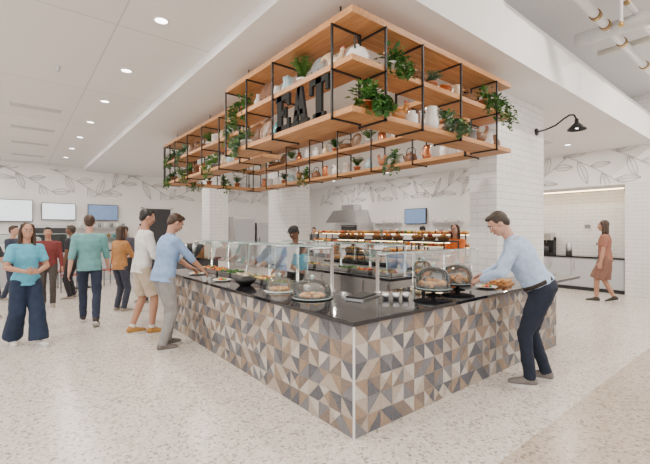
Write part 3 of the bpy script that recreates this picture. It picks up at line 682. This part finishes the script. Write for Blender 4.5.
def hand(parts,w,d,pn,thumbside,curl=.35,s=1):
    d=d.normalized(); l=(thumbside-d*thumbside.dot(d)).normalized(); pn=d.cross(l)
    if pn.dot(V((0,0,-1)))<0 and abs(d.z)<.8: pn=-pn
    parts.append(loft([(w-d*.01,l,pn,.026,.019),(w+d*.03,l,pn,.034,.018),(w+d*.07,l,pn,.042,.015),(w+d*.092,l,pn,.040,.012)],14))
    for i,(off,L) in enumerate(((.031,.068),(.011,.078),(-.010,.073),(-.030,.058))):
        p=w+d*.085+l*off; dd=(d+l*off*2).normalized()
        for k,seg in enumerate((.45,.32,.23)):
            ax=dd.cross(pn).normalized(); dd=(Matrix.Rotation(curl*(.6+.4*k),3,ax)@dd).normalized()
            q=p+dd*L*seg; parts.append(caps(p,q,.0092-.001*k,.0086-.001*k,seg=8)); p=q
    p=w+d*.025+l*.028; dd=(d*.75+l*.7+pn*.15).normalized(); q=p+dd*.042; parts.append(caps(p,q,.013,.0105,seg=8)); parts.append(caps(q,q+(dd*.4+d*.7).normalized()*.03,.0105,.008,seg=8))
def person(name,loc,face,H,**k):
    g=k.get; vox=g('vox',.009)
    E=bpy.data.objects.new(name,None); bpy.context.scene.collection.objects.link(E); E.location=(*loc,0); E.rotation_euler=(0,0,math.radians(face-90)); s=H/1.8; E.scale=(s,s,s); E.empty_display_size=.2
    Pv=V(g('P',(0,0,.95))); S=V(g('S',(0,.01,1.455))); up=(S-Pv).normalized()
    fem=g('fem',False); sw=.165 if fem else .19
    yaw=math.radians(g('twist',0)); sl=V((math.cos(yaw),math.sin(yaw),0)); sl=(sl-up*sl.dot(up)).normalized(); hl=V((1,0,0))
    fwd=lambda u:(up.cross(u)).normalized()
    L=(S-Pv).length
    def ringat(t,ru,rv,inf=0,dy=0):
        u=hl.lerp(sl,min(1,max(0,t))).normalized(); f=fwd(u); return (Pv+up*(L*t)+f*dy,u,f,ru+inf,rv+inf)
    b=g('build',1.0)
    prof=[(-.14,.13,.09,0),(-.04,.165,.112,-.01),(.08,.168,.115,-.008),(.28,.150 if not fem else .128,.105,.0),(.45,.150 if not fem else .125,.102,.005),(.68,.172 if not fem else .15,.118,.008),(.85,.178 if not fem else .152,.108,.0),(.98,.150 if not fem else .13,.080,-.008),(1.06,.085,.062,-.01)]
    prof=[(t,ru*b,rv*b*(1.0),dy) for t,ru,rv,dy in prof]
    torso=lambda t0,t1,inf:loft([ringat(t,ru,rv,inf,dy) for t,ru,rv,dy in prof if t0<=t<=t1],24)
    nb=S+up*.02; Hc=V(g('head',tuple(S+V((0,.03,.215)))))
    hp=math.radians(g('pitch',0)); hy=math.radians(g('hyaw',0)); HM=Matrix.Rotation(hy,3,'Z')@Matrix.Rotation(hp,3,'X')@Matrix.Rotation(math.radians(g('roll',0)),3,'Y')
    h=lambda x,y,z:Hc+HM@V((x,y,z))
    body=[torso(-1,2,-.012)]
    sh={};el={};wr={}
    hd={'L':g('wL',(-.27,.06,.84)),'R':g('wR',(.27,.06,.84))}
    for sd,q in (('L',-1),('R',1)):
        sh[sd]=S+sl*(q*sw)-up*.035
        el[sd],wr[sd]=ik(sh[sd],hd[sd],.29,.26,g('e'+sd,(q*.35,-1,-.1)))
        a=sh[sd]
        body+= [caps(S+sl*q*.09-up*.03,a,.05,.052),caps(a,a.lerp(el[sd],.5),.052,.046),caps(a.lerp(el[sd],.5),el[sd],.046,.038),caps(el[sd],el[sd].lerp(wr[sd],.35),.038,.039),caps(el[sd].lerp(wr[sd],.35),wr[sd],.039,.026)]
        fd=(wr[sd]-el[sd]).normalized()
        hdv=V(g('hd'+sd,tuple(fd))); ts=V(g('t'+sd,(0,1,.0) if abs(fd.y)<.6 else (-q,0,.4)))
        hand(body,wr[sd],hdv,None,ts,g('curl',.35))
    hip={};kn={};an={};
    for sd,q in (('L',-1),('R',1)):
        hip[sd]=Pv+V((q*.092,0,-.03)); A=V(g('a'+sd,(q*.11,0,.09)))
        kn[sd],an[sd]=ik(hip[sd],A,.43,.425,g('k'+sd,(q*.1,1,0)))
        body+=[caps(hip[sd],kn[sd],.082,.055),caps(kn[sd],kn[sd].lerp(an[sd],.3),.054,.056),caps(kn[sd].lerp(an[sd],.3),an[sd],.056,.036)]
    body+=[caps(nb,h(0,-.02,-.06),.056,.054),ellip(h(0,-.008,.028),(.074,.094,.092),HM,20,14),ellip(h(0,.022,-.045),(.058,.066,.066),HM,18,12),ellip(h(0,.055,-.088),(.03,.028,.024),HM,12,8),
           ellip(h(.036,.058,-.02),(.026,.028,.022),HM,10,8),ellip(h(-.036,.058,-.02),(.026,.028,.022),HM,10,8),
           caps(h(0,.083,.012),h(0,.103,-.027),.010,.0145,seg=8),ellip(h(0,.078,.032),(.05,.018,.012),HM,12,8),ellip(h(0,.080,-.06),(.024,.012,.011),HM,12,8),
           ellip(h(.075,-.008,-.008),(.010,.020,.032),HM,10,8),ellip(h(-.075,-.008,-.008),(.010,.020,.032),HM,10,8)]
    skm=SK[g('skin','light')]
    solid('body',body,vox*.85,skm,E,sm=2)
    mb=MB()
    for q in(-1,1):
        mb.ell(h(q*.031,.083,.008),(.015,.008,.0075),EYEW,10,6,HM); mb.ell(h(q*.031,.0905,.008),(.0065,.003,.0065),EYED,8,6,HM)
        mb.tube([h(q*.014,.099,.030),h(q*.032,.097,.036),h(q*.050,.086,.031)],.004,HR[g('hair','brown')],5)
    mb.tube([h(-.026,.085,-.055),h(-.012,.094,-.062),h(0,.096,-.0635),h(.012,.094,-.062),h(.026,.085,-.055)],[.003,.006,.007,.006,.003],LIP,6)
    if g('smile'): mb.tube([h(-.017,.093,-.0585),h(0,.099,-.0615),h(.017,.093,-.0585)],.004,TEETH,5)
    mb.build('face_features',parent=E)
    hs=g('hairstyle','short'); hm=HR[g('hair','brown')]
    hp_=[ellip(h(0,-.024,.040),(.083,.096,.090),HM,20,14)]
    if hs=='short':
        hp_+=[ellip(h(0,-.065,-.01),(.066,.048,.065),HM,16,10),ellip(h(0,.035,.098),(.06,.055,.028),HM,14,8)]
    else:
        for q in(-1,1):
            hp_+=[caps(h(q*.055,.02,.08),h(q*.078,-.005,0),.03,.022),caps(h(q*.078,-.005,0),h(q*.085,-.01,-.13),.024,.03),caps(h(q*.085,-.01,-.13),h(q*.09,.0,-.23),.03,.018)]
        hp_+=[loft([(h(0,-.05,.04),HM@V((1,0,0)),HM@V((0,1,0)),.085,.06),(h(0,-.06,-.05),HM@V((1,0,0)),HM@V((0,1,0)),.088,.05),(h(0,-.07,-.15),HM@V((1,0,0)),HM@V((0,1,0)),.09,.04),(h(0,-.075,-.23),HM@V((1,0,0)),HM@V((0,1,0)),.07,.025)],18)]
    solid('hair',hp_,vox*.9,hm,E,disp=.006,sm=3)
    if g('cap'):
        solid('cap',[ellip(h(0,-.012,.065),(.09,.108,.075),HM,20,12),loft([(h(0,.08,.06),HM@V((1,0,0)),HM@V((0,1,0)),.07,.075),(h(0,.08,.068),HM@V((1,0,0)),HM@V((0,1,0)),.07,.075)],16)],vox,cloth(k['cap']),E,sm=2)
    inf=g('loose',.012); sc=cloth(g('shirt',(.5,.5,.5)))
    tuck=g('tuck',False); parts=[]
    R=[ringat(t,ru,rv,inf,dy) for t,ru,rv,dy in prof if t>=(.05 if tuck else -.05)]
    if not tuck: R=[ringat(-.13,.172*b,.118*b,inf+.004,-.008)]+R
    parts.append(loft(R,26))
    for sd,q in (('L',-1),('R',1)):
        a=sh[sd]; e=el[sd]; w=wr[sd]
        parts.append(caps(S+sl*q*.08-up*.03,a,.064,.066))
        if g('sleeve','short')=='short': parts.append(caps(a,a.lerp(e,.72),.066,.062,flat1=True))
        elif g('sleeve')=='rolled': parts+=[caps(a,e,.066,.052),caps(e,e.lerp(w,.3),.053,.048,flat1=True)]
        else: parts+=[caps(a,e,.066,.053),caps(e,e.lerp(w,.93),.053,.036,flat1=True)]
    if g('collar'):
        c0=S+up*.035; f=fwd(sl); parts.append(loft([(c0-up*.01,sl,f,.075,.07),(c0+up*.03+f*.006,sl,f,.066,.064)],18))
    solid('shirt',parts,vox,sc,E,disp=g('fold',.022))
    tc=cloth(g('pants',(.1,.1,.12))); st=g('style','trousers'); parts=[]
    R=[ringat(t,ru,rv,.006,dy) for t,ru,rv,dy in prof if t<=.09]+([ringat(.13,.162*b,.112*b,.006,0)] if tuck else [])
    parts.append(loft(R,24))
    for sd,q in (('L',-1),('R',1)):
        hh=hip[sd];kk=kn[sd];aa=an[sd]
        if st=='trousers': parts+=[caps(hh,kk,.098*b,.074),caps(kk,aa.lerp(kk,.02)+V((0,0,-.02)),.073,.060,flat1=True)]
        elif st=='jeans': parts+=[caps(hh,kk,.094*b,.068),caps(kk,aa+V((0,0,-.015)),.068,.056,flat1=True)]
        elif st=='wide': parts+=[caps(hh,kk,.105,.105),caps(kk,aa+V((0,0,-.0)),.105,.125,flat1=True)]
        elif st=='shorts': parts+=[caps(hh,hh.lerp(kk,.88),.100,.088,flat1=True)]
        elif st=='dress': parts+=[caps(hh,kk,.12,.14,flat1=True)]
    solid('trousers' if st!='shorts' else 'shorts',parts,vox,tc,E,disp=.02)
    if tuck:
        bm=MB(); bv,bf=loft([ringat(.10,.170*b,.118*b,.008,-.003),ringat(.17,.165*b,.115*b,.008,0)],28); bm.add(bv,bf,cloth((.03,.02,.015)),True); bm.build('belt',parent=E)
    for sd,q in (('L',-1),('R',1)):
        aa=an[sd]; fa=math.radians(g('f'+sd,q*-8)); tp=g('tp'+sd,0.0)
        fdv=Matrix.Rotation(fa,3,'Z')@V((0,1,0)); lat=V((fdv.y,-fdv.x,0)); u=V((0,0,1))
        if tp: fdv=(fdv*math.cos(tp)-u*math.sin(tp)); u=lat.cross(fdv).normalized()
        base=aa-u*.09
        shp=[(-.065,.026,.025,.045),(-.04,.036,.045,.05),(.0,.040,.055,.055),(.06,.042,.042,.042),(.12,.048,.032,.033),(.17,.044,.026,.027),(.20,.025,.018,.022)]
        v,f=loft([(base+fdv*y+u*(zc+.012),lat,u,rx,rz) for y,rx,rz,zc in shp],16)
        solid('shoe',[(v,f)]+[caps(aa,base+u*.06,.045,.045)],vox*.8,cloth(g('shoe',(.3,.25,.2))),E,sm=2)
        sb=MB(); ol=[(-.07,.03),(-.04,.04),(0,.043),(.06,.045),(.12,.052),(.17,.047),(.205,.025)]
        pts=[base+fdv*y+lat*x for y,x in ol]+[base+fdv*y-lat*x for y,x in reversed(ol)]; n=len(pts)
        sb.add([p for p in pts]+[p+u*.026 for p in pts],[tuple(range(n-1,-1,-1)),tuple(range(n,2*n))]+[(i,(i+1)%n,n+(i+1)%n,n+i) for i in range(n)],cloth(g('sole',(.6,.58,.55)))); sb.build('shoe_sole',parent=E)
        if st=='shorts': solid('sock',[caps(aa+V((0,0,-.02)),aa.lerp(kn[sd],.14),.041,.043,flat1=True)],vox,cloth(g('sock',(.7,.69,.67))),E,sm=1)
    if g('apron'):
        am=MB(); R0=[ringat(t,ru,rv,.03,dy) for t,ru,rv,dy in prof if -.1<=t<=.7]; av,af=loft(R0+[],24)
        am.add(av,af,cloth(k['apron']),True); am.build('apron',parent=E)
    return E
DENIM=(.010,.016,.035)
person('man_in_pale_blue_shirt',(2.27,-.40),114,1.91,P=(0,-.05,.945),S=(-.03,.21,1.41),head=(-.05,.34,1.60),pitch=-36,hyaw=14,wL=(-.18,.50,1.03),wR=(.03,.52,1.05),eL=(-1,-.5,-.5),eR=(1,-.4,-.6),
  sleeve='long',shirt=(.44,.57,.80),pants=DENIM,style='jeans',tuck=True,collar=True,shoe=(.20,.18,.17),sole=(.65,.63,.6),hair='grey',aL=(-.13,.05,.09),aR=(.13,-.10,.09),build=1.24,curl=.5,fold=.034)
person('man_in_blue_polo_shirt',(-.44,3.32),5,1.88,P=(0,-.02,.95),S=(0,.06,1.45),head=(0,.14,1.655),pitch=-30,wL=(-.20,.43,1.03),wR=(.16,.44,1.02),eL=(-.8,-.6,-.7),eR=(.8,-.6,-.7),
  shirt=(.25,.38,.62),pants=(.27,.26,.255),sleeve='rolled',hair='brown',shoe=(.16,.14,.13),aL=(-.10,.06,.09),aR=(.10,-.08,.09),build=1.12,collar=True,skin='tan')
person('man_in_white_shirt_and_shorts',(-.50,4.30),0,1.97,P=(0,0,.95),S=(0,.04,1.455),pitch=-12,wL=(-.22,.36,1.05),wR=(.2,.30,.98),shirt=(.70,.69,.68),sleeve='rolled',pants=(.50,.41,.31),style='shorts',hair='black',skin='tan',
  shoe=(.42,.22,.06),sole=(.65,.62,.58),aL=(-.1,-.12,.09),aR=(.1,.10,.09),build=1.0)
person('woman_in_teal_tshirt',(-1.93,4.72),-72,1.74,fem=True,smile=True,hairstyle='long',hair='brown',skin='tan',shirt=(.10,.40,.56),pants=(.013,.026,.06),style='wide',shoe=(.65,.63,.6),
  wL=(-.06,.24,1.08),wR=(.10,.27,1.10),eL=(-1,-.6,-.5),eR=(1,-.6,-.5),hdL=(.9,.4,.1),hdR=(-.9,.4,.0),tL=(0,.3,1),tR=(0,.3,1),aL=(-.09,.20,.09),aR=(.10,-.20,.115),tpR=.25,hyaw=-8,loose=.016)
person('man_in_teal_shirt',(-1.05,5.55),80,1.90,vox=.012,shirt=(.14,.34,.35),pants=(.02,.03,.06),style='jeans',hair='brown',shoe=(.05,.04,.04),aL=(-.1,.26,.09),aR=(.1,-.26,.13),tpR=.5,wL=(-.27,-.12,.86),wR=(.27,.2,.88),sleeve='rolled')
person('woman_in_orange_top',(-.42,6.35),25,1.72,vox=.013,fem=True,shirt=(.42,.20,.07),pants=(.04,.045,.07),style='jeans',hair='brown',hairstyle='long',skin='tan',sleeve='long',wR=(.15,.35,1.0))
person('cook_in_dark_uniform',(1.75,3.35),185,1.70,vox=.012,shirt=(.02,.02,.025),pants=(.03,.03,.03),hair='black',cap=(.03,.03,.03),skin='dark',pitch=-25,sleeve='short',apron=(.05,.05,.055),wL=(-.15,.38,1.0),wR=(.15,.38,1.0))
person('server_in_orange_shirt',(5.1,2.35),190,1.76,vox=.014,fem=True,shirt=(.65,.15,.025),pants=(.03,.03,.03),hair='brown',hairstyle='long',wL=(-.15,.38,1.0),wR=(.15,.38,1.0))
person('cook_in_white_jacket',(7.4,4.9),180,1.74,vox=.015,shirt=(.65,.65,.65),pants=(.04,.04,.04),hair='black',cap=(.02,.02,.02),sleeve='long',skin='dark',wL=(-.15,.36,1.05),wR=(.15,.36,1.05))
person('cook_in_grey_jacket',(8.2,11.3),200,1.76,vox=.018,shirt=(.12,.13,.15),pants=(.04,.04,.04),hair='black',sleeve='long')
person('woman_in_brown_outfit',(8.35,.62),100,1.86,vox=.014,fem=True,shirt=(.30,.13,.09),pants=(.22,.11,.08),style='dress',hair='brown',hairstyle='long',skin='tan',aL=(-.1,.15,.09),aR=(.1,-.15,.11),tpR=.3,shoe=(.06,.05,.04))
crowd=[(-2.45,7.0,60,1.68,(.03,.03,.04),'f'),(-1.5,7.9,-100,1.70,(.16,.03,.03),'m'),(-1.0,8.6,150,1.75,(.03,.03,.04),'m'),(-2.1,9.2,-30,1.74,(.04,.05,.08),'m'),(-1.75,10.6,-90,1.75,(.35,.35,.35),'m'),(.25,9.2,-120,1.74,(.06,.06,.08),'m'),(.2,7.0,180,1.78,(.04,.04,.05),'m'),(-2.6,8.2,0,1.72,(.02,.02,.02),'m')]
for i,(x,y,f,h,c,s) in enumerate(crowd):
    person('diner_standing',(x,y),f,h,vox=.018,fem=s=='f',shirt=c,pants=[(.03,.04,.07),(.06,.05,.045),(.02,.02,.025)][i%3],style='jeans',hair=['brown','black','grey','brown'][i%4],hairstyle='long' if s=='f' else 'short',skin=['light','tan','dark'][i%3],sleeve=['short','long'][i%2],
      aL=(-.1,.12 if i%2 else 0,.09),aR=(.1,-.14 if i%2 else 0,.1),wR=(.2,.3,1.05) if i%3==0 else (.27,.06,.84))
# ---------------------------------------------------------------- world & camera
w=bpy.data.worlds.new('world'); bpy.context.scene.world=w; w.use_nodes=True
bg=w.node_tree.nodes['Background']
bg.inputs[0].default_value=(1,.975,.95,1); bg.inputs[1].default_value=2.0
c=bpy.data.cameras.new('camera'); co=bpy.data.objects.new('camera',c); bpy.context.scene.collection.objects.link(co)
c.sensor_width=36; c.lens=385/650*36; c.shift_y=-2/650; c.clip_start=.05
co.location=(-2.05,-2.188,1.63); co.rotation_euler=(PI/2,0,math.radians(-38.83)); bpy.context.scene.camera=co
